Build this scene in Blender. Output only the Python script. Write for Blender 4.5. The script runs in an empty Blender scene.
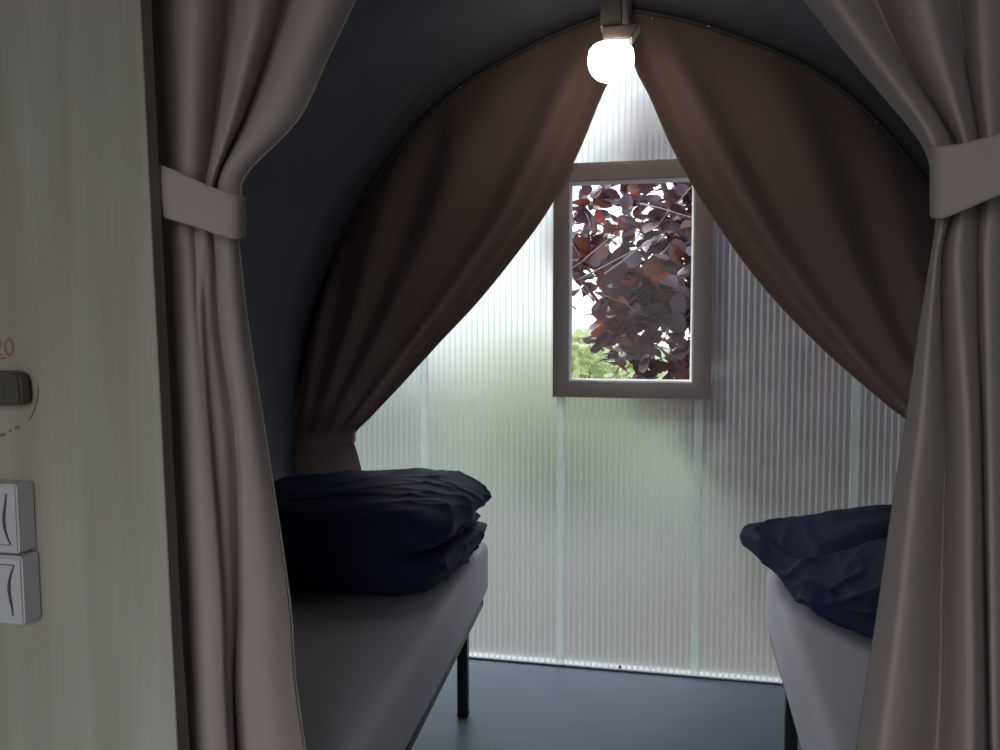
import bpy, bmesh, math, random
from mathutils import Vector, Matrix, noise
R = math.radians
C = bpy.context.scene.collection
SC = bpy.context.scene

# ------------------------------------------------------------------ measured camera
F, YAW, PITCH, EYE = 770.0, R(11.3), R(3.3), 1.25
FW = Vector((-math.sin(YAW) * math.cos(PITCH), math.cos(YAW) * math.cos(PITCH), -math.sin(PITCH)))
RT = Vector((math.cos(YAW), math.sin(YAW), 0))
UP = RT.cross(FW)
D = 2.806            # distance of the translucent end wall
CX = -0.11           # centre line of the tent
YP = 0.86            # front face of the wooden partition


def at(px, py, Y):
    """Where the sight line of a measured photo point meets the upright plane at distance Y."""
    d = FW + RT * ((px - 500) / F) + UP * ((375 - py) / F)
    t = Y / d.y
    return Vector((d.x * t, Y, EYE + d.z * t))


def proj(p):
    v = Vector(p) - Vector((0, 0, EYE))
    return 500 + F * v.dot(RT) / v.dot(FW), 375 - F * v.dot(UP) / v.dot(FW)


# ------------------------------------------------------------------ helpers
def obj(name, bm, material=None, parent=None, smooth=True):
    me = bpy.data.meshes.new(name)
    bmesh.ops.recalc_face_normals(bm, faces=bm.faces[:])
    bm.to_mesh(me)
    bm.free()
    if material:
        for m in (material if isinstance(material, (list, tuple)) else [material]):
            me.materials.append(m)
    for p in me.polygons:
        p.use_smooth = smooth
    o = bpy.data.objects.new(name, me)
    C.objects.link(o)
    if parent:
        o.parent = parent
    return o


def auto_smooth(o, angle=35):
    me = o.data
    bm = bmesh.new(); bm.from_mesh(me)
    for e in bm.edges:
        e.smooth = not (len(e.link_faces) == 2 and e.calc_face_angle(0) > R(angle))
    bm.to_mesh(me); bm.free()
    return o


def tag(o, label=None, cat=None, group=None, kind=None):
    for k, v in (('label', label), ('category', cat), ('group', group), ('kind', kind)):
        if v:
            o[k] = v
    return o


def thing(name, label, cat, loc=(0, 0, 0), rotz=0.0, group=None):
    o = bpy.data.objects.new(name, None)
    C.objects.link(o)
    o.location = loc
    o.rotation_euler = (0, 0, rotz)
    o.empty_display_size = .05
    return tag(o, label, cat, group)


def box(bm, lo, hi, bev=0.0, seg=2):
    vs = bmesh.ops.create_cube(bm, size=1)['verts']
    for v in vs:
        v.co = Vector(((lo[i] + hi[i]) / 2 + v.co[i] * (hi[i] - lo[i]) for i in range(3)))
    if bev:
        es = list({e for v in vs for e in v.link_edges})
        bmesh.ops.bevel(bm, geom=es, offset=bev, segments=seg, profile=.6, affect='EDGES')
    return bm


def boxo(name, lo, hi, m, parent=None, bev=0.0, seg=2):
    bm = bmesh.new()
    box(bm, lo, hi, bev, seg)
    return auto_smooth(obj(name, bm, m, parent))


def tube(bm, pts, radii, n=10, caps=True):
    pts = [Vector(p) for p in pts]
    if not isinstance(radii, (list, tuple)):
        radii = [radii] * len(pts)
    rings, prev = [], None
    for i, p in enumerate(pts):
        t = (pts[min(i + 1, len(pts) - 1)] - pts[max(i - 1, 0)]).normalized()
        if prev is None:
            a = t.cross(Vector((0, 0, 1)))
            if a.length < .1:
                a = t.cross(Vector((1, 0, 0)))
        else:
            a = prev - t * prev.dot(t)
        a.normalize(); prev = a
        b = t.cross(a)
        rings.append([bm.verts.new(p + (a * math.cos(2 * math.pi * k / n) + b * math.sin(2 * math.pi * k / n)) * radii[i]) for k in range(n)])
    for r0, r1 in zip(rings, rings[1:]):
        for k in range(n):
            bm.faces.new((r0[k], r0[(k + 1) % n], r1[(k + 1) % n], r1[k]))
    if caps:
        bm.faces.new(rings[0]); bm.faces.new(rings[-1])
    return bm


def lathe(bm, prof, center, n=32):
    """prof: (radius, z) from top to bottom."""
    cx, cy, cz = center
    rings = []
    for r, z in prof:
        if r < 1e-6:
            rings.append([bm.verts.new((cx, cy, cz + z))])
        else:
            rings.append([bm.verts.new((cx + r * math.cos(2 * math.pi * k / n), cy + r * math.sin(2 * math.pi * k / n), cz + z)) for k in range(n)])
    for a, b in zip(rings, rings[1:]):
        for k in range(n):
            if len(a) == 1:
                bm.faces.new((a[0], b[k], b[(k + 1) % n]))
            elif len(b) == 1:
                bm.faces.new((a[k], a[(k + 1) % n], b[0]))
            else:
                bm.faces.new((a[k], a[(k + 1) % n], b[(k + 1) % n], b[k]))
    return bm


def prism(bm, poly, y0, y1):
    """Extrude an (x, z) outline from y0 to y1."""
    a = [bm.verts.new((x, y0, z)) for x, z in poly]
    b = [bm.verts.new((x, y1, z)) for x, z in poly]
    n = len(poly)
    bm.faces.new(a); bm.faces.new(b)
    for i in range(n):
        bm.faces.new((a[i], a[(i + 1) % n], b[(i + 1) % n], b[i]))
    return bm


def crom(p0, p1, p2, p3, t):
    return p1 + (p2 - p0) * (t / 2) + (p0 * 2 - p1 * 5 + p2 * 4 - p3) * (t * t / 2) + (p1 * 3 - p0 - p2 * 3 + p3) * (t ** 3 / 2)


def resample(pts, n):
    """n points along a Catmull-Rom curve through pts, even in index."""
    out, m = [], len(pts) - 1
    for i in range(n):
        s = i * m / (n - 1)
        k = min(int(s), m - 1)
        t = s - k
        out.append(crom(pts[max(k - 1, 0)], pts[k], pts[k + 1], pts[min(k + 2, m)], t))
    return out


def sheet(name, lines, nu, nv, material, parent, thick=.003, wob=0.0, seed=0):
    """A cloth surface through lines[u][v]; both directions splined, then given thickness."""
    rows = [resample(l, nv) for l in lines]
    cols = [resample([r[j] for r in rows], nu) for j in range(nv)]
    bm = bmesh.new()
    g = []
    for j, c in enumerate(cols):
        row = []
        for i, p in enumerate(c):
            q = p.copy()
            if wob:
                q.y += wob * noise.noise(Vector((p.x * 9 + seed, p.y * 3, p.z * 2.2)))
            row.append(bm.verts.new(q))
        g.append(row)
    for j in range(nv - 1):
        for i in range(nu - 1):
            bm.faces.new((g[j][i], g[j][i + 1], g[j + 1][i + 1], g[j + 1][i]))
    o = obj(name, bm, material, parent)
    s = o.modifiers.new('thickness', 'SOLIDIFY')
    s.thickness = thick
    s.offset = 0
    return o


# ------------------------------------------------------------------ materials
def new_mat(name):
    m = bpy.data.materials.new(name)
    m.use_nodes = True
    nt = m.node_tree
    for n in list(nt.nodes):
        if n.type != 'OUTPUT_MATERIAL':
            nt.nodes.remove(n)
    return m, nt, nt.nodes, nt.links, next(n for n in nt.nodes if n.type == 'OUTPUT_MATERIAL')


def ramp(nodes, stops):
    r = nodes.new('ShaderNodeValToRGB')
    el = r.color_ramp.elements
    while len(el) < len(stops):
        el.new(.5)
    for e, (p, c) in zip(el, stops):
        e.position = p
        e.color = (*c, 1)
    return r


def pbr(name, col, rough=.6, metal=0.0, spec=.5, var=0.0, scale=(20, 20, 20), bump=0.0, bscale=None, sheen=0.0, col2=None, coord='Object', bdist=.001):
    m, nt, N, L, out = new_mat(name)
    b = N.new('ShaderNodeBsdfPrincipled')
    L.new(b.outputs[0], out.inputs[0])
    b.inputs['Base Color'].default_value = (*col, 1)
    b.inputs['Roughness'].default_value = rough
    b.inputs['Metallic'].default_value = metal
    b.inputs['Specular IOR Level'].default_value = spec
    if sheen:
        b.inputs['Sheen Weight'].default_value = sheen
        b.inputs['Sheen Roughness'].default_value = .5
    tc = N.new('ShaderNodeTexCoord')
    if var or col2:
        mp = N.new('ShaderNodeMapping'); mp.inputs['Scale'].default_value = scale
        nz = N.new('ShaderNodeTexNoise'); nz.inputs['Scale'].default_value = 1; nz.inputs['Detail'].default_value = 6
        c2 = col2 or tuple(c * (1 - var) for c in col)
        rp = ramp(N, [(.3, c2), (.7, col)])
        L.new(tc.outputs[coord], mp.inputs[0]); L.new(mp.outputs[0], nz.inputs[0]); L.new(nz.outputs[0], rp.inputs[0]); L.new(rp.outputs[0], b.inputs['Base Color'])
    if bump:
        mp = N.new('ShaderNodeMapping'); mp.inputs['Scale'].default_value = bscale or (200, 200, 200)
        nz = N.new('ShaderNodeTexNoise'); nz.inputs['Scale'].default_value = 1; nz.inputs['Detail'].default_value = 4
        bp = N.new('ShaderNodeBump'); bp.inputs['Strength'].default_value = bump; bp.inputs['Distance'].default_value = bdist
        L.new(tc.outputs[coord], mp.inputs[0]); L.new(mp.outputs[0], nz.inputs[0]); L.new(nz.outputs[0], bp.inputs['Height']); L.new(bp.outputs[0], b.inputs['Normal'])
    return m


def wood_mat():
    m, nt, N, L, out = new_mat('bleached_wood_laminate')
    b = N.new('ShaderNodeBsdfPrincipled'); L.new(b.outputs[0], out.inputs[0])
    b.inputs['Roughness'].default_value = .55
    tc = N.new('ShaderNodeTexCoord')
    def tex(scale, detail, stops, dist=0.0):
        mp = N.new('ShaderNodeMapping'); mp.inputs['Scale'].default_value = scale
        nz = N.new('ShaderNodeTexNoise'); nz.inputs['Scale'].default_value = 1; nz.inputs['Detail'].default_value = detail
        nz.inputs['Distortion'].default_value = dist
        rp = ramp(N, stops)
        L.new(tc.outputs['Object'], mp.inputs[0]); L.new(mp.outputs[0], nz.inputs[0]); L.new(nz.outputs[0], rp.inputs[0])
        return rp.outputs[0]
    a = tex((16, 16, 1.1), 5, [(.3, (.385, .355, .28)), (.7, (.52, .485, .40))], .6)
    f = tex((130, 130, 3), 3, [(.3, (.94, .94, .94)), (.7, (1, 1, 1))])
    k = tex((26, 26, 2.4), 2, [(.70, (1, 1, 1)), (.80, (.72, .70, .68))], 1.0)
    for i, (x, y) in enumerate(((a, f), (None, k))):
        mx = N.new('ShaderNodeMix'); mx.data_type = 'RGBA'; mx.blend_type = 'MULTIPLY'; mx.inputs['Factor'].default_value = 1
        L.new(x if x else prev, mx.inputs['A']); L.new(y, mx.inputs['B'])
        prev = mx.outputs['Result']
    L.new(prev, b.inputs['Base Color'])
    return m


def poly_mat():
    """Frosted twin-wall sheet: upright webs scatter light, the cells between them blur what is behind."""
    m, nt, N, L, out = new_mat('frosted_twin_wall_polycarbonate')
    tc = N.new('ShaderNodeTexCoord')
    sp = N.new('ShaderNodeSeparateXYZ'); L.new(tc.outputs['Object'], sp.inputs[0])
    def math_(op, a, b=None, clamp=False):
        n = N.new('ShaderNodeMath'); n.operation = op; n.use_clamp = clamp
        for i, v in enumerate((a, b)):
            if v is None: continue
            if isinstance(v, (int, float)): n.inputs[i].default_value = v
            else: L.new(v, n.inputs[i])
        return n.outputs[0]
    ph = math_('FRACT', math_('DIVIDE', math_('ADD', sp.outputs['X'], 5.0), .0215))
    tri = math_('ABSOLUTE', math_('SUBTRACT', ph, .5))            # 0 at the web, .5 mid-cell
    web = N.new('ShaderNodeMapRange'); web.interpolation_type = 'SMOOTHSTEP'
    web.inputs['From Min'].default_value = .07; web.inputs['From Max'].default_value = .22
    web.inputs['To Min'].default_value = 1; web.inputs['To Max'].default_value = 0
    L.new(tri, web.inputs['Value'])
    W = web.outputs[0]
    rf = N.new('ShaderNodeBsdfRefraction'); rf.distribution = 'GGX'
    rf.inputs['Roughness'].default_value = POLY_ROUGH; rf.inputs['IOR'].default_value = 1.35
    rf.inputs['Color'].default_value = (.78, .82, .81, 1)
    tl = N.new('ShaderNodeBsdfTranslucent'); tl.inputs['Color'].default_value = (.52, .55, .58, 1)
    df = N.new('ShaderNodeBsdfDiffuse'); df.inputs['Color'].default_value = (.5, .52, .53, 1)
    m1 = N.new('ShaderNodeMixShader')                               # cell: blur + a little scatter
    m1.inputs[0].default_value = CELL_SCATTER
    L.new(rf.outputs[0], m1.inputs[1]); L.new(tl.outputs[0], m1.inputs[2])
    m2 = N.new('ShaderNodeMixShader'); m2.inputs[0].default_value = .2    # web: scatter
    L.new(tl.outputs[0], m2.inputs[1]); L.new(df.outputs[0], m2.inputs[2])
    m3 = N.new('ShaderNodeMixShader')
    L.new(math_('MULTIPLY', W, WEB_SCATTER), m3.inputs[0]); L.new(m1.outputs[0], m3.inputs[1]); L.new(m2.outputs[0], m3.inputs[2])
    # the open cell ends at the very bottom are clear
    low = N.new('ShaderNodeMapRange'); low.interpolation_type = 'SMOOTHSTEP'
    low.inputs['From Min'].default_value = .016; low.inputs['From Max'].default_value = .024
    low.inputs['To Min'].default_value = 1; low.inputs['To Max'].default_value = 0
    L.new(sp.outputs['Z'], low.inputs['Value'])
    cl = N.new('ShaderNodeBsdfTransparent'); cl.inputs[0].default_value = (.95, .97, 1, 1)
    m4 = N.new('ShaderNodeMixShader')
    L.new(math_('MULTIPLY', low.outputs[0], math_('SUBTRACT', 1.0, W)), m4.inputs[0]); L.new(m3.outputs[0], m4.inputs[1]); L.new(cl.outputs[0], m4.inputs[2])
    gl = N.new('ShaderNodeBsdfGlossy'); gl.inputs['Roughness'].default_value = .25
    m5 = N.new('ShaderNodeMixShader'); m5.inputs[0].default_value = .03
    L.new(m4.outputs[0], m5.inputs[1]); L.new(gl.outputs[0], m5.inputs[2])
    L.new(m5.outputs[0], out.inputs[0])
    return m


def strip_mat():
    m, nt, N, L, out = new_mat('clear_joint_profile')
    tr = N.new('ShaderNodeBsdfTransparent'); tr.inputs[0].default_value = (.96, .98, .98, 1)
    tl = N.new('ShaderNodeBsdfTranslucent'); tl.inputs['Color'].default_value = (.85, .88, .88, 1)
    gl = N.new('ShaderNodeBsdfGlossy'); gl.inputs['Roughness'].default_value = .2
    a = N.new('ShaderNodeMixShader'); a.inputs[0].default_value = .35
    L.new(tr.outputs[0], a.inputs[1]); L.new(tl.outputs[0], a.inputs[2])
    b = N.new('ShaderNodeMixShader'); b.inputs[0].default_value = .05
    L.new(a.outputs[0], b.inputs[1]); L.new(gl.outputs[0], b.inputs[2]); L.new(b.outputs[0], out.inputs[0])
    return m


def clear_mat(name, col=(.97, .98, .98), gloss=.04):
    m, nt, N, L, out = new_mat(name)
    t = N.new('ShaderNodeBsdfTransparent'); t.inputs[0].default_value = (*col, 1)
    g = N.new('ShaderNodeBsdfGlossy'); g.inputs['Roughness'].default_value = .02
    x = N.new('ShaderNodeMixShader'); x.inputs[0].default_value = gloss
    L.new(t.outputs[0], x.inputs[1]); L.new(g.outputs[0], x.inputs[2]); L.new(x.outputs[0], out.inputs[0])
    return m


def leaf_mat(name, stops, trans, gloss=.35, tw=.4):
    m, nt, N, L, out = new_mat(name)
    ge = N.new('ShaderNodeNewGeometry')
    rp = ramp(N, stops); rp.color_ramp.interpolation = 'LINEAR'
    L.new(ge.outputs['Random Per Island'], rp.inputs[0])
    b = N.new('ShaderNodeBsdfPrincipled'); b.inputs['Roughness'].default_value = gloss
    b.inputs['Specular IOR Level'].default_value = .6
    L.new(rp.outputs[0], b.inputs['Base Color'])
    r2 = ramp(N, trans)
    L.new(ge.outputs['Random Per Island'], r2.inputs[0])
    t = N.new('ShaderNodeBsdfTranslucent')
    L.new(r2.outputs[0], t.inputs[0])
    x = N.new('ShaderNodeMixShader'); x.inputs[0].default_value = tw
    L.new(b.outputs[0], x.inputs[1]); L.new(t.outputs[0], x.inputs[2]); L.new(x.outputs[0], out.inputs[0])
    return m


def emit_mat(name, col, s):
    m, nt, N, L, out = new_mat(name)
    e = N.new('ShaderNodeEmission'); e.inputs[0].default_value = (*col, 1); e.inputs[1].default_value = s
    L.new(e.outputs[0], out.inputs[0])
    return m


POLY_ROUGH, CELL_SCATTER, WEB_SCATTER = .52, .14, .50
M = dict(
    wood=wood_mat(),
    wood_edge=pbr('raw_panel_edge', (.30, .26, .21), .7, var=.2, scale=(40, 40, 4)),
    canvas=pbr('grey_tent_canvas', (.178, .19, .222), .85, spec=.2, var=.12, scale=(6, 6, 6), bump=.15, bscale=(500, 500, 500)),
    floor=pbr('slate_vinyl_floor', (.18, .21, .285), .42, spec=.5, var=.12, scale=(5, 5, 5), bump=.05, bscale=(300, 300, 300)),
    front_cloth=pbr('taupe_curtain_cloth', (.46, .372, .328), .9, spec=.1, bump=.12, bscale=(700, 700, 500), sheen=.15),
    rear_cloth=pbr('brown_curtain_cloth', (.40, .285, .242), .9, spec=.1, bump=.12, bscale=(600, 600, 600), sheen=.15, var=.08, scale=(5, 5, 5)),
    band=pbr('taupe_tieback_cloth', (.48, .392, .35), .9, spec=.1, bump=.12, bscale=(700, 700, 500), sheen=.15),
    rear_band=pbr('brown_tieback_cloth', (.34, .26, .22), .9, spec=.1),
    stud=pbr('nickel_stud', (.75, .74, .72), .25, metal=1),
    sheet=pbr('white_fitted_sheet', (.86, .82, .87), .9, spec=.15, bump=.25, bscale=(9, 9, 9), bdist=.01),
    steel=pbr('black_coated_steel', (.018, .018, .02), .4),
    rubber=pbr('black_rubber_foot', (.012, .012, .012), .8),
    duvet=pbr('navy_duvet_cotton', (.018, .028, .080), .66, spec=.25, bump=.3, bscale=(7, 7, 7), bdist=.008),
    duvet_in=pbr('dark_navy_lining', (.012, .015, .032), .85, spec=.2),
    poly=poly_mat(), strip=strip_mat(), back=clear_mat('sheet_back_skin', (.97, .98, .98), .03),
    glass=clear_mat('window_glass', (.98, .985, .985), .010),
    frame=pbr('taupe_window_plastic', (.47, .38, .355), .32, spec=.5),
    bead=pbr('white_glazing_bead', (.86, .86, .86), .4),
    white=pbr('white_lamp_plastic', (.34, .30, .27), .45),
    globe=emit_mat('lit_opal_globe', (1, .88, .76), 4.8),
    alu=pbr('anodised_ridge_tube', (.22, .22, .24), .45, metal=.6),
    switch=pbr('pale_grey_switch_plastic', (.60, .60, .60), .4),
    seam=pbr('dark_grey_recess', (.10, .10, .10), .6),
    knob=pbr('dark_bronze_knob', (.13, .115, .085), .4, metal=.3),
    red=pbr('faded_red_print', (.38, .18, .14), .7),
    grey=pbr('faded_grey_print', (.19, .18, .16), .7),
    bark=pbr('brown_twig_bark', (.30, .23, .20), .8, var=.4, scale=(30, 30, 8)),
    twig=pbr('sunlit_twig_bark', (.52, .46, .43), .7, var=.2, scale=(30, 30, 8)),  # sunlight on the front twigs put into a paler bark colour
    gravel=pbr('pale_gravel', (.19, .175, .15), .9, var=.3, scale=(14, 14, 14)),
    bounce_strip=pbr('white_bounce', (.66, .66, .65), .9, var=.15, scale=(20, 20, 20)),  # pale only to bounce daylight at the wall's foot
    lawn=pbr('mown_grass', (.27, .33, .19), .9, var=.35, scale=(4, 4, 4)),
    purple=leaf_mat('purple_leaf', [(0, (.10, .055, .075)), (.35, (.20, .13, .17)), (.6, (.27, .18, .22)), (.80, (.17, .08, .08)), (.93, (.26, .10, .07)), (1, (.55, .12, .08))],
                    [(0, (.10, .04, .05)), (.6, (.16, .06, .07)), (.9, (.30, .08, .05)), (1, (.9, .2, .12))], tw=.22),
    green=leaf_mat('yellow_green_leaf', [(0, (.30, .36, .15)), (.6, (.45, .50, .25)), (1, (.6, .62, .4))], [(0, (.5, .6, .25)), (1, (.75, .8, .45))], tw=.45),
    hedge=leaf_mat('hedge_leaf', [(0, (.05, .06, .05)), (1, (.12, .14, .10))], [(0, (.06, .08, .04)), (1, (.12, .15, .08))], tw=.25),
)

# ------------------------------------------------------------------ tent shell
HALF = [Vector(p) for p in ((0, 2.375), (.1, 2.352), (.3, 2.287), (.6, 2.142), (.832, 1.94), (1.06, 1.61), (1.21, 1.174), (1.245, .7), (1.25, .35), (1.25, 0))]
HP = resample(HALF, 73)
ARCH = [Vector((-p.x, p.y)) for p in reversed(HP)] + HP[1:]


def arch_z(x):
    r = min(abs(x - CX), 1.2499)
    for a, b in zip(HP, HP[1:]):
        if a.x <= r <= b.x and b.x > a.x:
            return a.y + (b.y - a.y) * (r - a.x) / (b.x - a.x)
    return 1.0


def arch_pt(s, inset=0.0):
    """Point on the arch, s = 0 apex, s = 1 right springing at floor, s = -1 left."""
    k = abs(s) * (len(HP) - 1)
    i = min(int(k), len(HP) - 2)
    p = HP[i].lerp(HP[i + 1], k - i)
    r = p.x - inset
    return Vector(((1 if s >= 0 else -1) * r + CX, p.y - inset * (1 - abs(s))))


YF = -1.0
bm = bmesh.new()
ys = [YF + (D + .05 - YF) * i / 24 for i in range(25)]
g = [[bm.verts.new((CX + p.x, y, p.y)) for p in ARCH] for y in ys]
for a, b in zip(g, g[1:]):
    for i in range(len(ARCH) - 1):
        bm.faces.new((a[i], a[i + 1], b[i + 1], b[i]))
canvas = obj('ceiling', bm, M['canvas'])
s = canvas.modifiers.new('thickness', 'SOLIDIFY'); s.thickness = .006; s.offset = 1
tag(canvas, 'dark blue-grey tent canvas curving over the beds from floor to ridge', 'tent canvas', kind='structure')
# make sure the cloth thickens away from the room
me = canvas.data
if me.polygons[0].normal.x * (me.polygons[0].center.x - CX) < 0:
    s.offset = -1

bm = bmesh.new()
box(bm, (CX - 1.26, YF, -.04), (CX + 1.26, D + .012, 0))
tag(obj('floor', bm, M['floor'], smooth=False), 'dark slate-blue vinyl floor between the two beds', 'floor', kind='structure')

bm = bmesh.new()
tube(bm, [(CX, YF + .02, 2.335), (CX, D - .01, 2.335)], .026, 14)
tag(auto_smooth(obj('trim_1', bm, M['alu'])), 'dark ridge tube running under the canvas above the lamp', 'ridge tube', kind='structure')

# ------------------------------------------------------------------ end wall of twin-wall sheets
wall = bpy.data.objects.new('wall_back', None); C.objects.link(wall)
tag(wall, 'translucent ribbed plastic end wall behind the beds, daylight showing through', 'end wall', kind='structure')
JX = [-1.345, -.8535, -.3305, .1585, .6775, 1.125]
WX0, WX1, WZ0, WZ1 = -.335, .165, 1.035, 1.825


def wall_strips(x0, x1):
    xs = sorted({x0, x1, *[x for x in (WX0, WX1) if x0 < x < x1], *[x0 + (x1 - x0) * k / 14 for k in range(1, 14)]})
    out = []
    for a, b in zip(xs, xs[1:]):
        ta, tb = arch_z(a) - .004, arch_z(b) - .004
        mid = (a + b) / 2
        if WX0 < mid < WX1:
            out.append((a, b, 0, 0, WZ0, WZ0)); out.append((a, b, WZ1, WZ1, ta, tb))
        else:
            out.append((a, b, 0, 0, ta, tb))
    return out


def slab(bm, strips, y0, y1):
    for a, b, la, lb, ta, tb in strips:
        v = [[bm.verts.new(c) for c in ((a, y, la), (b, y, lb), (b, y, tb), (a, y, ta))] for y in (y0, y1)]
        f = bm.faces.new(v[0]); f.material_index = 0
        f = bm.faces.new(v[1][::-1]); f.material_index = 1
    bmesh.ops.remove_doubles(bm, verts=bm.verts[:], dist=1e-5)
    # close the rim
    edges = [e for e in bm.edges if len(e.link_faces) == 1 and abs(e.verts[0].co.y - y0) < 1e-6 and abs(e.verts[1].co.y - y0) < 1e-6]
    look = {(round(v.co.x, 4), round(v.co.z, 4)): v for v in bm.verts if abs(v.co.y - y1) < 1e-6}
    for e in edges:
        p, q = e.verts
        P, Q = look[(round(p.co.x, 4), round(p.co.z, 4))], look[(round(q.co.x, 4), round(q.co.z, 4))]
        f = bm.faces.new((p, q, Q, P)); f.material_index = 1


for x0, x1 in zip(JX, JX[1:]):
    bm = bmesh.new()
    slab(bm, wall_strips(x0, x1), D, D + .010)
    obj('wall_panel', bm, [M['poly'], M['back']], wall, smooth=False)
for x in JX[1:-1]:
    for part in range(2):
        cut = WX0 - .04 < x < WX1 + .04
        if part and not cut:
            continue
        lo, hi = (0, arch_z(x) - .03)
        if cut:
            lo, hi = ((0, WZ0 - .02), (WZ1 + .02, arch_z(x) - .03))[part]
        bm = bmesh.new()
        box(bm, (x - .0145, D - .006, lo), (x + .0145, D - .0005, hi), .002, 1)
        for k in (-.0125, .0125):
            box(bm, (x + k - .0018, D - .010, lo), (x + k + .0018, D - .0055, hi))
        auto_smooth(obj('joint_strip', bm, M['strip'], wall))
bm = bmesh.new()
box(bm, (CX - 1.23, D - .016, 0), (CX + 1.23, D - .0105, .006))
tag(obj('baseboard_back', bm, M['seam'], smooth=False), 'thin dark edging where the floor meets the translucent wall', 'edging', kind='structure')
bm = bmesh.new()
bm2 = bmesh.new()
lathe(bm2, [(0, .006), (.004, .005), (.006, 0), (.006, -.001)], (0, 0, 0), 12)
sc_ = obj('screw', bm2, M['steel'], wall)
sc_.rotation_euler = (R(90), 0, 0); sc_.location = at(620, 667, D) + Vector((0, -.001, 0))
bm.free()

# ------------------------------------------------------------------ window
win = bpy.data.objects.new('window_1', None); C.objects.link(win)
tag(win, 'small upright window with wide taupe frame in the translucent wall', 'window', kind='structure')
FX0, FX1, FZ0, FZ1 = -.362, .197, 1.008, 1.848
IX0, IX1, IZ0, IZ1 = -.300, .130, 1.071, 1.779


def ring(bm, o, i, y0, y1):
    """Rectangular frame: outer o=(x0,x1,z0,z1), inner i, from y0 (room side) to y1."""
    def corners(r, y): return [bm.verts.new(c) for c in ((r[0], y, r[2]), (r[1], y, r[2]), (r[1], y, r[3]), (r[0], y, r[3]))]
    a, b, c, d = corners(o, y0), corners(i, y0), corners(o, y1), corners(i, y1)
    for k in range(4):
        n = (k + 1) % 4
        bm.faces.new((a[k], a[n], b[n], b[k])); bm.faces.new((c[k], d[k], d[n], c[n]))
        bm.faces.new((a[k], c[k], c[n], a[n])); bm.faces.new((b[k], b[n], d[n], d[k]))


bm = bmesh.new()
ring(bm, (FX0, FX1, FZ0, FZ1), (IX0 - .004, IX1 + .004, IZ0 - .004, IZ1 + .004), D - .022, D + .03)
bmesh.ops.bevel(bm, geom=[e for e in bm.edges if abs(e.verts[0].co.y - e.verts[1].co.y) < 1e-6 and e.verts[0].co.y < D], offset=.006, segments=3, profile=.6, affect='EDGES')
auto_smooth(obj('window_frame', bm, M['frame'], win), 25)
bm = bmesh.new()
o_, i_ = (IX0 - .004, IX1 + .004, IZ0 - .004, IZ1 + .004), (IX0 + .003, IX1 - .003, IZ0 + .003, IZ1 - .003)
def loop_(r, y): return [bm.verts.new(c) for c in ((r[0], y, r[2]), (r[1], y, r[2]), (r[1], y, r[3]), (r[0], y, r[3]))]
la, lb, lc_, ld = loop_(o_, D - .016), loop_(tuple(v + k for v, k in zip(o_, (.003, -.003, .003, -.003))), D - .016), loop_(i_, D + .036), loop_(o_, D + .036)
for q0, q1 in ((la, lb), (lb, lc_), (lc_, ld), (ld, la)):
    for k in range(4):
        bm.faces.new((q0[k], q0[(k + 1) % 4], q1[(k + 1) % 4], q1[k]))
obj('glazing_bead', bm, M['bead'], win, smooth=False)
boxo('window_pane', (IX0 + .002, D + .026, IZ0 + .002), (IX1 - .002, D + .030, IZ1 - .002), M['glass'], win)

# ------------------------------------------------------------------ wooden partition
def wood_x(z):
    return -.576 - .0272 * min(z, 2.0)


part = bpy.data.objects.new('wall_front', None); C.objects.link(part)
tag(part, 'pale bleached wood partition at the left edge with the curtained opening', 'partition', kind='structure')


def partition_outline():
    left = [(wood_x(z), z) for z in (0, .3, .6, .9, 1.2, 1.45, 1.66)]
    top = []
    xl, xr = wood_x(1.66), 2 * CX - wood_x(1.66)
    for k in range(1, 20):
        a = math.pi * (1 - k / 20)
        top.append((CX + (xr - xl) / 2 * math.cos(a), 1.66 + .42 * math.sin(a)))
    right = [(2 * CX - x, z) for x, z in reversed(left)]
    return left + top + right


OPEN = partition_outline()
OUT = [(CX + p.x * .995, p.y * .997) for p in ARCH]
bm = bmesh.new()
n = len(OPEN)
outer = []
for k, (x, z) in enumerate(OPEN):
    if k < 7:
        i = 2 + k * 4
    elif k >= n - 7:
        i = len(OUT) - 1 - (2 + (n - 1 - k) * 4)
    else:
        i = 26 + round((k - 6) * (len(OUT) - 1 - 52) / (n - 13))
    if k == 0: i = 0
    if k == n - 1: i = len(OUT) - 1
    outer.append(i)
for (k, i0), i1 in zip(enumerate(outer[:-1]), outer[1:]):
    poly = [OPEN[k], OPEN[k + 1]] + [OUT[i] for i in range(i1, i0 - 1, -1)]
    f0 = [bm.verts.new((x, YP, z)) for x, z in poly]
    f1 = [bm.verts.new((x, YP + .02, z)) for x, z in poly]
    bm.faces.new(f0); bm.faces.new(f1[::-1])
bmesh.ops.remove_doubles(bm, verts=bm.verts[:], dist=1e-5)
obj('wood_panel', bm, M['wood'], part, smooth=False)
bm = bmesh.new()
a = [bm.verts.new((x, YP, z)) for x, z in OPEN]
b = [bm.verts.new((x, YP + .02, z)) for x, z in OPEN]
for k in range(n - 1):
    bm.faces.new((a[k], a[k + 1], b[k + 1], b[k]))
# a thin edging lip of its own, wrapping the cut edge of the panel
r = bmesh.ops.extrude_face_region(bm, geom=bm.faces[:])
for v in [v for v in r['geom'] if isinstance(v, bmesh.types.BMVert)]:
    v.co.x += .0018 if v.co.x < CX else -.0018
obj('panel_edging', bm, M['wood_edge'], part, smooth=False)

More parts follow.
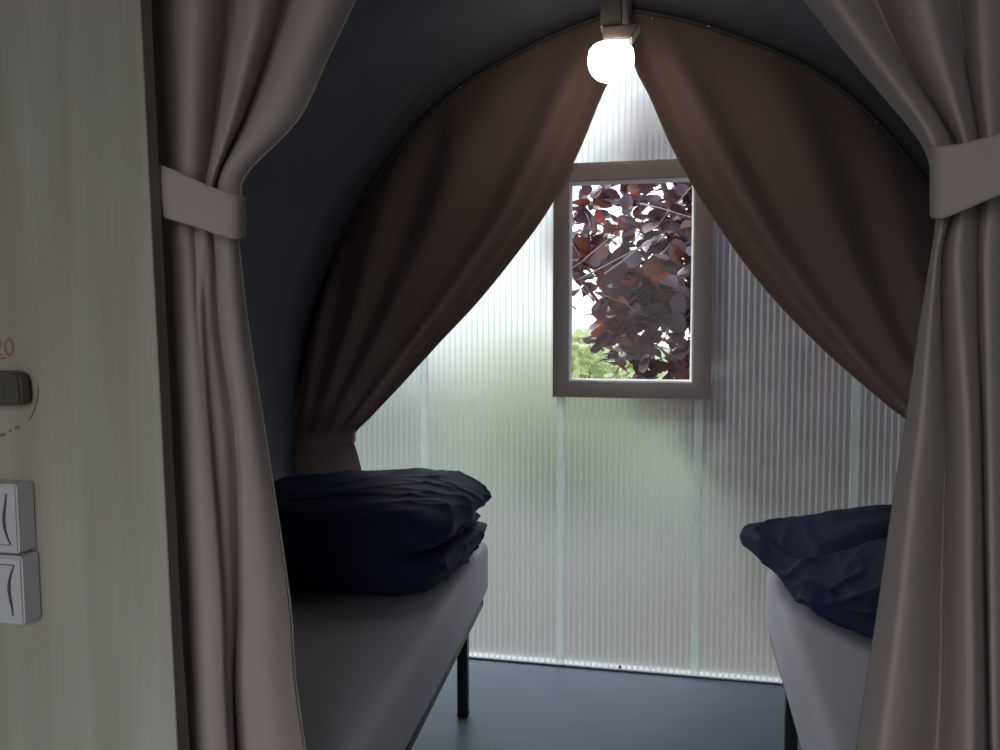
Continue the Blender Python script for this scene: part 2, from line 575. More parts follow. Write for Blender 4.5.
# ------------------------------------------------------------------ entrance end behind the viewer, its doorway open at the left
bm = bmesh.new()
prism(bm, [(CX + p.x, p.y) for p in ARCH if CX + p.x > .25] + [(.25, 0)], YF, YF + .02)
prism(bm, [(CX + p.x, p.y) for p in ARCH if CX + p.x <= .25 and p.y > 2.2] + [(.25, 2.2)], YF, YF + .02)
tag(obj('wall_entrance', bm, M['canvas'], smooth=False), 'canvas end of the tent with an open doorway', 'tent end', kind='structure')

# ------------------------------------------------------------------ front curtains
FRONT_Y = .95


def px_lines(rows, lines, Y, depths, squeeze, low=None, mix=None):
    """Cloth lines through measured fold lines; depths = fold depth of each, low = depths below the tie, mix = how far each row is 'below'."""
    n = len(rows)
    D1 = [[d * (1 - (mix[j] if mix else 0)) + (low[i] * mix[j] if low else 0) for j in range(n)] for i, d in enumerate(depths)]
    out = []
    for i, l in enumerate(lines):
        out.append([at(x, y, Y + d * q) for x, y, d, q in zip(l, rows, D1[i], squeeze)])
        if i + 1 < len(lines):                      # broad crests, narrow valleys
            out.append([at((x0 + x1) / 2, y, Y + (min(d, e) * .72 + max(d, e) * .28) * q) for x0, x1, y, d, e, q in zip(l, lines[i + 1], rows, D1[i], D1[i + 1], squeeze)])
    return out


rows = [-330, -80, 0, 60, 120, 172, 200, 232, 262, 330, 450, 600, 750, 1160]
sq = [1.6, 1.4, 1.2, 1.1, .9, .6, .5, .5, .6, .8, 1, 1.1, 1.2, 1.4]
L_lines = [
    (140, 150, 152, 153, 156, 159, 161, 162, 162, 166, 173, 180, 190, 215),
    (160, 165, 170, 172, 173, 174, 174, 174, 176, 181, 184, 190, 197, 222),
    (196, 190, 193, 191, 190, 187, 184, 182, 187, 190, 196, 203, 210, 240),
    (262, 238, 231, 223, 215, 207, 200, 195, 196, 198, 208, 219, 226, 258),
    (310, 273, 257, 244, 230, 214, 207, 203, 204, 206, 213, 224, 231, 264),
    (352, 306, 286, 266, 243, 219, 214, 212, 215, 219, 236.5, 237, 236, 272),
    (398, 342, 318, 292, 264, 227, 225, 225, 227, 232, 243, 249, 252, 305),
    (470, 388, 354, 326, 297, 247, 240, 238, 240, 248, 267, 289, 305, 385),
]
c = thing('bed_curtain', 'taupe curtain gathered in a band beside the wood partition at left', 'curtain', group='taupe curtains of the front opening')
sheet('curtain_cloth', px_lines(rows, L_lines, FRONT_Y - .022, (.03, .008, -.022, .044, -.014, .042, -.004, .028), sq,
      (.030, -.006, -.020, -.012, .006, .038, .020, .052), (0, 0, 0, 0, 0, .1, .3, .6, .8, 1, 1, 1, 1, 1)), 90, 90, M['front_cloth'], c, .0025, .004, 3)
cols = list(zip((152, 161, 176, 196, 216, 234, 243, 245, 243), (161, 165, 171, 180, 189, 194, 196, 196, 195), (214, 217, 221, 227, 234, 239, 238, 235, 232), (.886, .890, .889, .891, .896, .904, .922, .945, .965)))
sheet('tieback', [[at(x, t + (b_ - t) * k / 4, y - .004 * math.sin(math.pi * k / 4)) for k in range(5)] for x, t, b_, y in cols], 40, 14, M['band'], c, .004)
# piping down the free edge, dark brown to paint in the fold's shadow
bm = bmesh.new()
tube(bm, resample([at(x + 1, y, FRONT_Y - .022 + d * q) for x, y, q, d in zip(L_lines[7], rows, sq, (.028,) * 5 + (.03, .035, .042, .047) + (.052,) * 5)], 60), .0016, 6)
obj('shaded_hem', bm, M['wood_edge'], c)

rows2 = [-330, -80, 0, 60, 120, 150, 180, 210, 232, 262, 330, 420, 500, 600, 750, 1300]
sq2 = [1.6, 1.4, 1.2, 1.1, .9, .8, .6, .6, .6, .7, .8, 1, 1.1, 1.2, 1.3, 1.5]
R_lines = [
    (600, 748, 805, 853, 905, 926, 934, 937, 936, 931, 920, 907, 894, 880, 857, 775),
    (650, 788, 838, 880, 924, 938, 944, 944, 941, 936, 930, 923, 914, 904, 886, 815),
    (745, 842, 875, 904, 943, 958, 958, 954, 946, 941, 941, 945, 943, 941, 937, 905),
    (830, 896, 925, 942, 960, 967, 967, 963, 960, 958, 961, 967, 969, 970, 971, 965),
    (910, 946, 958, 965, 975, 980, 980, 978, 977, 977, 978, 982, 984, 987, 990, 1000),
    (975, 982, 984, 985, 989, 992, 993, 991, 988, 986, 987, 989, 991, 993, 996, 1012),
    (1075, 1050, 1035, 1025, 1015, 1010, 1010, 1010, 1010, 1010, 1012, 1015, 1018, 1022, 1028, 1050),
]
c = thing('bed_curtain', 'taupe curtain gathered in a band at the right edge, hiding part of the right bed', 'curtain', group='taupe curtains of the front opening')
sheet('curtain_cloth', px_lines(rows2, R_lines, FRONT_Y, (.022, -.026, .060, -.020, .060, -.005, .05), sq2), 90, 90, M['front_cloth'], c, .0025, .004, 9)
cols = list(zip((938, 932, 934, 944, 962, 985, 1010, 1040), (150, 148, 147, 146, 144, 138, 131, 124), (212, 215, 218, 218, 211, 201, 191, 182), (.985, .955, .925, .912, .905, .900, .895, .890)))
sheet('tieback', [[at(x, t + (b_ - t) * k / 4, y - .004 * math.sin(math.pi * k / 4)) for k in range(5)] for x, t, b_, y in cols], 40, 14, M['band'], c, .004)
bm = bmesh.new()
tube(bm, resample([at(x, y, FRONT_Y + .022 * q) for x, y, q in zip(R_lines[0], rows2, sq2)], 60), .0016, 6)
obj('shaded_hem', bm, M['wood_edge'], c)

# ------------------------------------------------------------------ rear curtains, hung round the end arch
RY = D - .080


def fan(side, free, tie, tail, arch_s):
    """Lines of a curtain from the arch down to its tie and on to the tail."""
    n = len(arch_s) + 1
    lines = []
    for i in range(n):
        u = i / (n - 1)                                      # 0 = free edge, 1 = along the arch
        T = at(tie[0][0] + (tie[1][0] - tie[0][0]) * u, tie[0][1] + (tie[1][1] - tie[0][1]) * u, RY - .025 * math.sin(math.pi * u))
        B = at(tail[0][0] + (tail[1][0] - tail[0][0]) * u, tail[0][1] + (tail[1][1] - tail[0][1]) * u, RY - .03 * math.sin(math.pi * u))
        d = 1.5 * (-.014, .022, -.022, .016, -.022, .014, -.018, .012, -.012, .008, -.006)[i % 11]
        if i == 0:
            pts = [at(x, y, RY - .012) for x, y in free]
        else:
            p = arch_pt(side * arch_s[i - 1], .003)
            S = Vector((p.x, RY, p.y))
            # sag towards the free edge's own curve, less the further out
            pts = []
            nf = len(free)
            for k in range(nf):
                t = k / (nf - 1)
                q = S.lerp(T, t)
                a0, a1 = at(*free[0], RY), at(*free[-1], RY)
                sag = at(*free[k], RY) - a0.lerp(a1, t)
                q += sag * (1 - u) ** 1.3 * .9
                q.y += .068 * (1 - t) ** 7
                q.y += d * math.sin(math.pi * min(1, t * 1.05)) ** .8 * (1.1 - .4 * t)
                pts.append(q)
        pts[-1] = T.copy() if i else pts[-1]
        mid = T.lerp(B, .35)
        pts += [mid, B]
        # keep the cloth inside the canvas
        for q in pts:
            r = abs(q.x - CX)
            lim = 1.243 if q.z < .9 else next((h.x for h in HP if h.y <= q.z), 1.24) - .004
            if r > lim:
                q.x = CX + (lim if q.x > CX else -lim)
        lines.append(pts)
    return lines


S_ARCH = (.06, .13, .21, .30, .38, .46, .54, .60, .66, .70)
free_l = [(620, 16), (616, 60), (598, 105), (576, 158), (548, 210), (514, 257), (476, 304), (440, 342), (402, 384), (372, 416), (354, 436)]
free_r = [(628, 16), (634, 64), (650, 98), (672, 148), (700, 198), (732, 246), (764, 288), (800, 327), (840, 365), (890, 407), (940, 446)]
for side, free, tie, tail, lab, cat in (
        (-1, free_l, ((354, 438), (290, 441)), ((368, 500), (284, 505)), 'brown curtain drawn left across the arched end wall and tied low', 'curtain'),
        (1, free_r, ((940, 452), (992, 456)), ((930, 520), (996, 525)), 'brown curtain drawn right across the arched end wall, running behind the front curtain', 'curtain')):
    c = thing('end_wall_curtain', lab, cat, group='brown curtains of the end wall')
    sheet('curtain_cloth', fan(side, free, tie, tail, S_ARCH), 100, 80, M['rear_cloth'], c, .0025, .008, 5 * side)
    xa, xb = tie[0][0], tie[1][0]
    ya, yb = tie[0][1] - 5, tie[1][1] - 5
    colx = [(xa + (xb - xa) * k / 6, ya + (yb - ya) * k / 6, RY - .018 - .040 * math.sin(math.pi * (.12 + .80 * k / 6))) for k in range(7)]
    colx = colx[:6] if side < 0 else colx
    sgn = 1 if xb > xa else -1
    colx = [(xa - .5 * sgn, ya, RY + .012)] + colx
    sheet('tieback', [[at(x, y + 12 * k / 3 - 3, yy - .003 * math.sin(math.pi * k / 3)) for k in range(4)] for x, y, yy in colx], 30, 10, M['rear_band'], c, .004)
    studs = {-1: ((537, 44), (460, 87), (398, 158), (345, 245)), 1: ((652, 17.5), (709, 26), (803, 67), (877, 122), (930, 196))}[side]
    for sx, sy in studs:
        p = at(sx, sy, RY - .006)
        bm = bmesh.new()
        lathe(bm, [(0, .004), (.004, .003), (.006, 0), (.006, -.002), (0, -.002)], (0, 0, 0), 12)
        st = obj('press_stud', bm, M['stud'], c)
        st.location = p; st.rotation_euler = (R(90), 0, 0)

bm = bmesh.new()
tube(bm, [Vector((CX + p.x * .996, D - .022, p.y * .998 - .002)) for p in ARCH], .009, 8)  # dark tube added along the arch to cover a daylight leak
tag(obj('leak_cover', bm, M['seam']), 'dark strip added where the canvas meets the end wall to hide a daylight leak', 'leak cover', kind='structure')

# ------------------------------------------------------------------ lamp
LY = 2.40
lp0, lp1 = at(611, 45, LY), at(611, 82, LY)
lc = at(611, 58, LY)
rad = (at(634.5, 58, LY) - at(587.5, 58, LY)).length / 2
hgt = lp0.z - lp1.z
lamp = thing('ceiling_lamp', 'lit white globe lamp hanging from the ridge of the tent', 'lamp', (lc.x, LY, lp0.z))
bm = bmesh.new()
prof = [(0, 0), (.55 * rad, -.005 * hgt), (.80 * rad, -.045 * hgt), (.94 * rad, -.15 * hgt), (rad, -.38 * hgt), (.985 * rad, -.52 * hgt), (.92 * rad, -.66 * hgt), (.80 * rad, -.79 * hgt), (.62 * rad, -.90 * hgt), (.36 * rad, -.975 * hgt), (.15 * rad, -.997 * hgt), (0, -hgt)]
lathe(bm, prof, (0, 0, 0), 40)
tag(obj('globe', bm, M['globe'], lamp), 'glowing white globe')
top = 2.318 - lp0.z
x0, x1 = at(601, 10, LY).x - lc.x, at(622, 10, LY).x - lc.x
bm = bmesh.new()
box(bm, (x0, -.03, .045), (x1, .03, top), .006)
auto_smooth(obj('hanger', bm, M['white'], lamp))
x2 = at(641, 10, LY).x - lc.x
bm = bmesh.new()
prism(bm, [(x0 + .004, .046), (x2, .046), (x2 - .028, .004), (x0 + .010, .004)], -.034, .034)
bmesh.ops.bevel(bm, geom=bm.edges[:], offset=.004, segments=2, affect='EDGES')
auto_smooth(obj('socket_housing', bm, M['white'], lamp))
bm = bmesh.new()
lathe(bm, [(0, .010), (.030, .010), (.033, .004), (.033, -.004), (0, -.004)], (0, 0, 0), 28)
auto_smooth(obj('socket', bm, M['white'], lamp))

# ------------------------------------------------------------------ beds
def mattress_mesh(w, l, z0, z1):
    """Rounded slab with a slightly sagging top; x from 0 (free side) to -w, y from 0 (far end) to -l."""
    bm = bmesh.new()
    box(bm, (-w, -l, z0), (0, 0, z1), .030, 4)
    bmesh.ops.subdivide_edges(bm, edges=[e for e in bm.edges if e.calc_length() > .2], cuts=14, use_grid_fill=True)
    for v in bm.verts:
        t = (v.co.z - z0) / (z1 - z0)
        v.co += Vector((noise.noise(v.co * 3) * .006, noise.noise(v.co * 3 + Vector((7, 0, 0))) * .006, noise.noise(v.co * 2.4 + Vector((0, 9, 0))) * .006))
        v.co.x += .008 * math.sin(math.pi * t) * (1 if v.co.x > -w / 2 else -1)
    return bm


def make_bed(label, mirror, corner, rot, w, l, leg_in):
    """corner = far corner of the free long side. mirror = -1 for a bed whose free side faces left."""
    t = thing('single_bed', label, 'bed', (corner[0], corner[1], 0), rot, 'single beds along the tent walls')
    def mx(o):
        if mirror < 0:
            for v in o.data.vertices: v.co.x = -v.co.x
            o.data.flip_normals()
        return o
    ml = mx(auto_smooth(obj('mattress', mattress_mesh(w, l, .368, .55), M['sheet'], t), 50))
    tag(ml, 'mattress under a pale fitted sheet')
    i = .010
    bm = bmesh.new()
    zt, zb = .372, .336
    for lo, hi in (((-i - .028, -l + .02, zb), (-i, -.03, zt)), ((-w + i, -l + .02, zb), (-w + i + .028, -.03, zt)),
                   ((-w + i, -.058, zb), (-i, -.03, zt)), ((-w + i, -l + .02, zb), (-i, -l + .048, zt))):
        box(bm, lo, hi, .002, 1)
    mx(auto_smooth(obj('bed_frame', bm, M['steel'], t)))
    for k in range(9):
        y = -.12 - k * (l - .24) / 8
        mx(boxo('slat', (-w + i + .027, y - .02, .355), (-i - .027, y + .02, .367), M['steel'], t))
    for xa in (-.079, -w + .045):
        for y in (-leg_in - .017, -l + leg_in - .017):
            bm = bmesh.new()
            box(bm, (xa, y, .012), (xa + .034, y + .034, .36), .003, 1)
            lg = mx(auto_smooth(obj('leg', bm, M['steel'], t)))
            bm = bmesh.new()
            box(bm, (xa - .001, y - .001, 0), (xa + .035, y + .035, .014), .003, 1)
            mx(auto_smooth(obj('rubber_foot', bm, M['rubber'], lg)))
    return t


make_bed('left single bed with pale fitted sheet on a black steel frame', 1, (-.538, 2.485), R(2.4), .775, 1.39, .115)
make_bed('right single bed with pale fitted sheet on a black steel frame', -1, (.338, 2.375), R(-2.0), .765, 1.28, .115)


# ------------------------------------------------------------------ duvets
def puff(name, label, corner, rot, size, shape, seed, wr=.010, cat='duvet', group='folded navy duvets'):
    """A folded duvet: a fine rounded slab whose folds come from shape(p, q) (q = -1..1 slab coords), then creases."""
    bm = bmesh.new()
    bmesh.ops.create_cube(bm, size=2)
    bmesh.ops.subdivide_edges(bm, edges=bm.edges[:], cuts=71, use_grid_fill=True)
    sx, sy, sz = size
    s_ = Vector((seed, seed * 2, seed * .5))
    for v in bm.verts:
        q = v.co.copy()
        n = 6.0
        k = (abs(q.x) ** n + abs(q.y) ** n + abs(q.z) ** n) ** (1 / n)
        u = q / k
        p = shape(Vector((u.x * sx / 2, u.y * sy / 2, (u.z + 1) * sz / 2)), u)
        nn = Vector((q.x ** 3, q.y ** 3, q.z ** 3)).normalized()
        soft = noise.noise(p * 4.5 + s_)
        # creases: thin valleys, longer along the fold on the top, fanning out at the free end
        c1 = 1 - abs(noise.noise(Vector((p.x * 3.2, p.y * 9, p.z * 10)) + s_ * 1.7))
        c2 = 1 - abs(noise.noise(Vector((p.x * 9, p.y * 6, p.z * 7)) - s_))
        endm = sstep(.35, 1, abs(q.x))
        c3 = 1 - abs(noise.noise(Vector((p.x * 2.0 + p.y * 3, p.y * 5 - p.x * 4, p.z * 5)) + s_ * .6))
        p += nn * (soft * wr * .8 + (c1 ** 12) * wr * (.10 + .95 * endm) + (c2 ** 14) * wr * .9 * endm + (c3 ** 16) * wr * .45 - wr * .4)
        p.z = max(p.z, .002)
        v.co = p
    o = obj(name, bm, M['duvet'])
    o.location = corner; o.rotation_euler = (0, 0, rot)
    return tag(o, label, cat, group)


def sstep(a, b, x):
    t = min(1, max(0, (x - a) / (b - a)))
    return t * t * (3 - 2 * t)


def left_shape(p, q):
    h = q.z                                           # -1 bottom .. 1 top
    e = sstep(.50, 1, q.x)                            # free end
    # top flap: overhangs as a pointed corner at the far side, pulled back at the near side
    flap = sstep(.22, .42, h)
    p.x += e * flap * (.014 + .026 * q.y)
    # gap under the flap, with the inner layers bulging below it
    gap = math.exp(-((h - .16 - .10 * q.y) / .13) ** 2)
    p.x -= e * gap * .060
    p.y += sstep(.2, 1, -q.y) * e * gap * .010
    p.x += e * .030 * math.exp(-((h + .28) / .22) ** 2) * sstep(-.7, .6, q.y)
    p.x -= e * .030 * math.exp(-((h + .05 + .15 * q.y) / .06) ** 2)
    p.x -= e * .05 * sstep(-.3, -1, h) * sstep(.3, -1, q.y)
    # seam line along the top near the front, surface dipping towards the wall
    p.z -= .014 * math.exp(-((q.y + .45) / .07) ** 2) * sstep(.6, 1, h) * sstep(.75, -.2, q.x)
    p.z += sstep(0, 1, h) * (.014 * math.sin(3.0 * q.x + .4) + .012 * q.y - .035 * sstep(-.45, -1, q.x))
    p.y -= .022 * math.exp(-((h + .1) / .6) ** 2) * sstep(.4, 1, -q.y)
    return p


def right_shape(p, q):
    h = q.z
    e = sstep(.25, 1, -q.x)                           # free end: thins out and hangs to a corner over the edge
    far = sstep(-.1, 1, q.y)
    p.z *= 1 - (.46 + .10 * far) * e
    p.x -= e * .125 * far * sstep(-.95, -.1, h)
    p.z += e * .056 * far
    p.x += .125 * sstep(.15, -1, q.y) * e
    p.y -= .03 * sstep(.2, 1, q.x) * sstep(0, 1, -q.y)
    # a fold running from the free end across the top
    s1 = q.y + .10 + .40 * q.x
    p.z += (.016 * math.exp(-(s1 / .16) ** 2) - .026 * math.exp(-((s1 + .20) / .07) ** 2)) * sstep(.4, 1, h) * sstep(-.95, -.5, q.x)
    p.z += .012 * math.sin(4 * q.x + 1.2) * sstep(.3, 1, h) * sstep(.2, 1, q.y)
    return p


dl = puff('folded_duvet', 'thick folded navy duvet with layered end lying across the left bed', (-.895, 2.09, .556), R(2.4), (.76, .57, .240), left_shape, 3.1)
dr = puff('folded_duvet', 'flatter folded navy duvet whose corner droops over the edge of the right bed', (.70, 2.03, .556), R(-2.0), (.72, .62, .215), right_shape, 8.3)

# ------------------------------------------------------------------ switches and rotary knob on the partition
def wavy(xr, z0, z1, flip):
    """Right outline of the switch cover's raised field."""
    pts = []
    for k in range(13):
        t = k / 12
        z = z0 + (z1 - z0) * t
        u = t if not flip else 1 - t
        pts.append((xr - .006 - .010 * math.sin(math.pi * u) * (1 - .7 * u) - .004 * u, z))
    return pts


for lab, zc, flip in (('upper of two white switch boxes stacked at the left edge of the wood panel', 1.0095, False),
                      ('lower of two white switch boxes stacked at the left edge of the wood panel', .9165, True)):
    xr, hh = -.794 if not flip else -.790, .0445
    t = thing('light_switch', lab, 'switch', (xr - .045, YP, zc), 0, 'white switch boxes on the wood partition')
    bm = bmesh.new()
    prism(bm, [(-.046, -hh), (.046, -hh), (.045, hh), (-.045, hh)], -.030, 0)
    bmesh.ops.bevel(bm, geom=bm.edges[:], offset=.0022, segments=3, affect='EDGES')
    auto_smooth(obj('switch_housing', bm, M['switch'], t))
    bm = bmesh.new()
    xi = .034
    edge = wavy(xi + .006, -.033, .033, flip)
    prism(bm, [(-.036, .033), (-.036, -.033)] + edge, -.0316, -.029)
    obj('rocker', bm, M['switch'], t, smooth=False)
    bm = bmesh.new()
    tube(bm, [(x + .0006, -.0303, z) for x, z in edge], [.0008 + .0015 * math.sin(math.pi * k / 12) for k in range(13)], 6)
    xe, ze = edge[-1] if flip else edge[0]
    tube(bm, [(-.036, -.0303, ze), (xe, -.0303, ze)], .0011, 6)
    obj('rocker_groove', bm, M['seam'], t)

kn = thing('rotary_control', 'dark rounded knob under faded red digits at the left edge of the wood panel', 'control knob', (-.822, YP, 1.176))
bm = bmesh.new()
op = [(-.045, -.024), (.031, -.021), (.033, -.012), (.031, .012), (.028, .019), (.020, .0225), (-.045, .0225)]
prism(bm, op, -.022, -.004)
bmesh.ops.bevel(bm, geom=bm.edges[:], offset=.003, segments=2, affect='EDGES')
auto_smooth(obj('knob_grip', bm, M['knob'], kn))
bm = bmesh.new()
tube(bm, [(.002 - .012 + .017 * math.cos(R(a)), -.0222, -.001 + .019 * math.sin(R(a))) for a in range(-80, 81, 16)], .0016, 6)
tube(bm, [(-.04, -.0222, -.0195), (.030, -.0222, -.0175)], .0012, 6)
obj('knob_ridge', bm, M['seam'], kn)
bm = bmesh.new()
box(bm, (-.045, -.005, -.022), (.024, 0, .019), .002, 1)
obj('knob_base', bm, M['seam'], kn)
bm = bmesh.new()
arc = [at(38, 382, YP), at(38.3, 392, YP), at(37, 402, YP), at(33.5, 412, YP), at(28.5, 421, YP)]
tube(bm, [p - kn.location + Vector((0, -.0003, 0)) for p in resample(arc, 16)], [.0003 + .001 * math.sin(math.pi * k / 15) for k in range(16)], 6)
obj('scale_arc', bm, M['grey'], kn)


def text(name, s_, size, loc, m, parent):
    cu = bpy.data.curves.new(name, 'FONT')
    cu.body = s_; cu.size = size; cu.extrude = .0002; cu.align_x = 'RIGHT'
    o = bpy.data.objects.new(name, cu)
    C.objects.link(o)
    dg = bpy.context.evaluated_depsgraph_get()
    me = bpy.data.meshes.new_from_object(o.evaluated_get(dg))
    bpy.data.objects.remove(o); bpy.data.curves.remove(cu)
    o = bpy.data.objects.new(name, me); C.objects.link(o)
    me.materials.clear(); me.materials.append(m)
    o.parent = parent; o.location = loc; o.rotation_euler = (R(90), 0, 0)
    return o


p = at(15, 356, YP) - kn.location
text('printed_digits', '20', .034, (p.x, -.0005, p.z), M['red'], kn)
for a, b, w in (((-2, 358.5), (7, 358), .0013), ((9.5, 356), (11, 355.5), .0012), ((-3, 436), (6, 434), .0022), ((9, 431), (12, 430.5), .0013), ((15, 428), (20, 427), .0022)):
    bm = bmesh.new()
    pa, pb = at(*a, YP) - kn.location, at(*b, YP) - kn.location
    d_ = Vector((0, 0, w))
    q = [bm.verts.new(v + Vector((0, -.0004, 0))) for v in (pa - d_, pb - d_, pb + d_, pa + d_)]
    bm.faces.new(q)
    obj('printed_mark', bm, M['grey'], kn, smooth=False)

# ------------------------------------------------------------------ outside
bm = bmesh.new()
box(bm, (-30, -30, -.14), (30, 60, -.06))
tag(obj('ground', bm, M['gravel'], smooth=False), 'pale gravel outside the tent', 'ground', kind='structure')
bm = bmesh.new()
box(bm, (-30, 7.4, -.059), (30, 60, -.05))
tag(obj('lawn', bm, M['lawn'], smooth=False), 'green lawn beyond the gravel', 'lawn', kind='structure')


bm = bmesh.new()
box(bm, (CX - 2.2, D + .035, -.13), (CX + 2.2, D + .17, -.03), .008)  # reflector added to brighten the open cell ends of the wall
tag(obj('bounce_strip', bm, M['bounce_strip'], smooth=False), 'added white strip outside the end wall, bouncing daylight into its foot', 'edging', kind='structure')


def leaf(bm, c, size, rng, droop=.5, roundness=1.0):
    """A heart-shaped leaf, folded along its midrib."""
    ang, tilt, roll = rng.uniform(0, 2 * math.pi), rng.gauss(-.5, droop), rng.gauss(0, .5)
    mt = Matrix.Translation(c) @ Matrix.Rotation(ang, 4, 'Z') @ Matrix.Rotation(tilt, 4, 'Y') @ Matrix.Rotation(roll, 4, 'X')
    s = size
    out = ((0, 0), (.02, .24), (.20, .42), (.45, .46), (.70, .32), (.88, .14), (1.04, 0))
    fold = rng.uniform(.10, .35); bend = rng.uniform(.05, .35)
    mid = [bm.verts.new(mt @ Vector((x * s, 0, -bend * x * x * s))) for x in (0, .25, .5, .78, 1.04)]
    for sg in (1, -1):
        e = [bm.verts.new(mt @ Vector((x * s, sg * y * s * roundness, (y * fold - bend * x * x) * s + rng.uniform(-.02, .02) * s))) for x, y in out[1:-1]]
        fs = [(mid[0], e[0], e[1]), (mid[0], e[1], mid[1]), (mid[1], e[1], e[2]), (mid[1], e[2], mid[2]), (mid[2], e[2], e[3]), (mid[2], e[3], mid[3]), (mid[3], e[3], e[4]), (mid[3], e[4], mid[4])]
        for f in fs:
            bm.faces.new(f if sg > 0 else f[::-1])


def raw(name, bm, m, parent=None):
    """Link without normal recalculation (leaves are open surfaces)."""
    me = bpy.data.meshes.new(name); bm.to_mesh(me); bm.free()
    me.materials.append(m)
    for p_ in me.polygons: p_.use_smooth = True
    o = bpy.data.objects.new(name, me); C.objects.link(o)
    if parent: o.parent = parent
    return o


rng = random.Random(11)
tree = thing('purple_hazel', 'purple-leaved shrub tree crowding outside the window', 'tree', (0, 0, 0))
bm = bmesh.new()
branches = []
for k, (bx, by, tx, ty, tz, r0) in enumerate(((.62, 4.3, -.25, 4.0, 2.7, .032), (.7, 4.35, .18, 3.7, 2.9, .028), (.85, 4.2, .9, 3.9, 3.2, .034), (.95, 4.4, 1.7, 4.1, 2.9, .03), (.6, 4.5, .05, 4.6, 3.2, .03), (.8, 4.1, .62, 3.6, 2.7, .024), (.55, 4.2, -.6, 3.9, 1.75, .022), (1.0, 4.2, 2.0, 3.8, 2.0, .026))):
    pts = []
    for i in range(9):
        t = i / 8
        p_ = Vector((bx + (tx - bx) * t + .05 * math.sin(3 * t + k), by + (ty - by) * t, -.06 + (tz + .06) * (t ** .85)))
        pts.append(p_ + noise.noise_vector(p_ * 3) * .04)
    bm = bmesh.new()
    tube(bm, pts, [r0 * (1 - .75 * i / 8) for i in range(9)], 8)
    branches.append(pts)
    st = obj('stem', bm, M['bark'], tree)
    for j in range(6):
        i = rng.randint(3, 7)
        p0 = pts[i]
        dr_ = Vector((rng.uniform(-1, 1), rng.uniform(-1, .6), rng.uniform(-.1, .9))).normalized()
        ln = rng.uniform(.3, .6)
        tw = [p0 + dr_ * ln * s_ / 4 + Vector((0, 0, -.03 * (s_ / 4) ** 2)) + noise.noise_vector(p0 * 5 + dr_ * s_) * .02 for s_ in range(5)]
        bm = bmesh.new()
        tube(bm, tw, [.007 * (1 - .18 * s_) for s_ in range(5)], 6)
        obj('twig', bm, M['bark'], st)
        branches.append(tw)
for k in range(16):
    p0 = Vector((rng.uniform(-.42, .30), rng.uniform(3.25, 3.65), rng.uniform(.95, 1.95)))
    dr_ = Vector((rng.choice((-1, 1, 1)) * rng.uniform(.15, .9), rng.uniform(-.2, .2), rng.uniform(-.2, .9))).normalized()
    ln = rng.uniform(.18, .42)
    tw = [p0 + dr_ * ln * s_ / 4 + noise.noise_vector(p0 * 5 + dr_ * s_) * .012 for s_ in range(5)]
    bm = bmesh.new()
    tube(bm, tw, [.0042 * (1 - .16 * s_) for s_ in range(5)], 6)
    obj('twig', bm, M['twig'], tree)
bm = bmesh.new()
cnt = 0
while cnt < 9500:
    if rng.random() < .35:
        pts = rng.choice(branches)
        c_ = pts[rng.randint(len(pts) // 2, len(pts) - 1)] + Vector((rng.gauss(0, .12), rng.gauss(0, .12), rng.gauss(0, .12)))
    else:
        c_ = Vector((rng.uniform(-.75, 2.3), rng.uniform(3.25, 4.9), rng.uniform(.25, 2.6)))
    x, z = c_.x, c_.z
    # crown outline: ragged, open towards the lower left
    e = ((x - .95) / 1.6) ** 2 + ((z - 1.35) / 1.28) ** 2 + ((c_.y - 4.1) / 1.0) ** 2
    if e > 1.0 + noise.noise(c_ * 2.2) * .25:
        continue
    if z < 1.30 - 1.1 * (x + .40) + .12 * noise.noise(c_ * 4) and x < .7:
        continue
    if x / c_.y < -.118 + .02 * noise.noise(c_ * 6):
        continue
    if x < -.26 and 1.20 + .05 * noise.noise(c_ * 9) < z < 1.46 + .08 * noise.noise(c_ * 7):
        continue
    if noise.noise(c_ * 3.1 + Vector((4, 1, 2))) < -.40:
        continue
    leaf(bm, c_, rng.uniform(.055, .105), rng, .65)
    cnt += 1
raw('foliage', bm, M['purple'], tree)


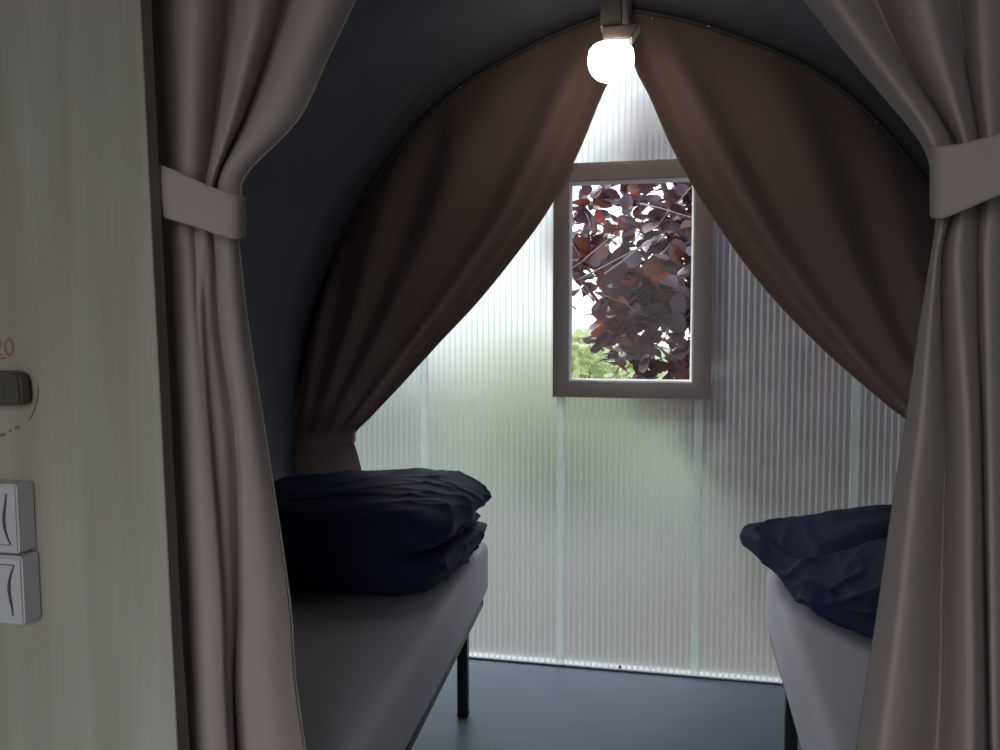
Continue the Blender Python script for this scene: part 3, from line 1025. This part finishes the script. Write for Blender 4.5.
def shrub(name, label, cat, c, rad, n, size, m, seed, group=None):
    rg = random.Random(seed)
    t = thing(name, label, cat, (c[0], c[1], -.05), 0, group)
    bm = bmesh.new()
    for k in range(5):
        a = k * 1.3
        tube(bm, [(.08 * math.cos(a), .08 * math.sin(a), 0), (.3 * rad[0] * math.cos(a), .3 * rad[1] * math.sin(a), rad[2]), (.5 * rad[0] * math.cos(a), .5 * rad[1] * math.sin(a), 1.6 * rad[2])], [.03, .02, .008], 7)
    obj('stem', bm, M['bark'], t)
    bm = bmesh.new()
    k = 0
    while k < n:
        v = Vector((rg.uniform(-1, 1), rg.uniform(-1, 1), rg.uniform(-1, 1)))
        if not .35 < v.length < 1 + .2 * noise.noise(v * 3):
            continue
        leaf(bm, Vector((v.x * rad[0], v.y * rad[1], rad[2] * (1.05 + v.z))), rg.uniform(.7, 1.2) * size, rg, .6)
        k += 1
    raw('foliage', bm, m, t)
    return t


shrub('garden_shrub', 'sunny yellow-green shrub seen low through the window', 'shrub', (-.75, 7.2), (.9, .8, .62), 1800, .10, M['green'], 4)
shrub('garden_shrub', 'mid-green garden shrub standing behind the ribbed wall at far left', 'shrub', (-3.4, 9.0), (1.6, 1.0, .55), 1800, .13, M['hedge'], 5)
shrub('garden_shrub', 'dark green garden shrub standing behind the ribbed wall at right', 'shrub', (2.2, 6.0), (1.75, .8, .8), 2600, .14, M['hedge'], 6)

# ------------------------------------------------------------------ light
w = bpy.data.worlds.new('daylight'); SC.world = w
w.use_nodes = True
N, L = w.node_tree.nodes, w.node_tree.links
bg = next(n for n in N if n.type == 'BACKGROUND')
tc = N.new('ShaderNodeTexCoord'); sp = N.new('ShaderNodeSeparateXYZ')
rp = ramp(N, [(0, (.9, .92, .93)), (.25, (.98, 1, 1.03)), (1, (.60, .75, 1.0))])
L.new(tc.outputs['Generated'], sp.inputs[0]); L.new(sp.outputs['Z'], rp.inputs[0]); L.new(rp.outputs[0], bg.inputs[0])
bg.inputs[1].default_value = 1.9

sun = bpy.data.lights.new('sun', 'SUN'); sun.energy = 2.2; sun.angle = R(3); sun.color = (1, .95, .86)
so = bpy.data.objects.new('sun', sun); C.objects.link(so)
dirv = Vector((.55, -.30, -.85))         # sunlight travels right, a little towards the room, and down
so.rotation_euler = dirv.to_track_quat('-Z', 'Y').to_euler()

# ------------------------------------------------------------------ camera and view
cam = bpy.data.cameras.new('camera'); co = bpy.data.objects.new('camera', cam); C.objects.link(co)
cam.sensor_width = 36; cam.lens = F / 1000 * 36
cam.clip_start = .05
co.location = (0, 0, EYE)
co.rotation_euler = (R(90) - PITCH, 0, YAW)
SC.camera = co
SC.view_settings.view_transform = 'Standard'
SC.view_settings.look = 'None'
SC.view_settings.exposure = .22
SC.view_settings.gamma = 1
SC.view_settings.use_curve_mapping = False
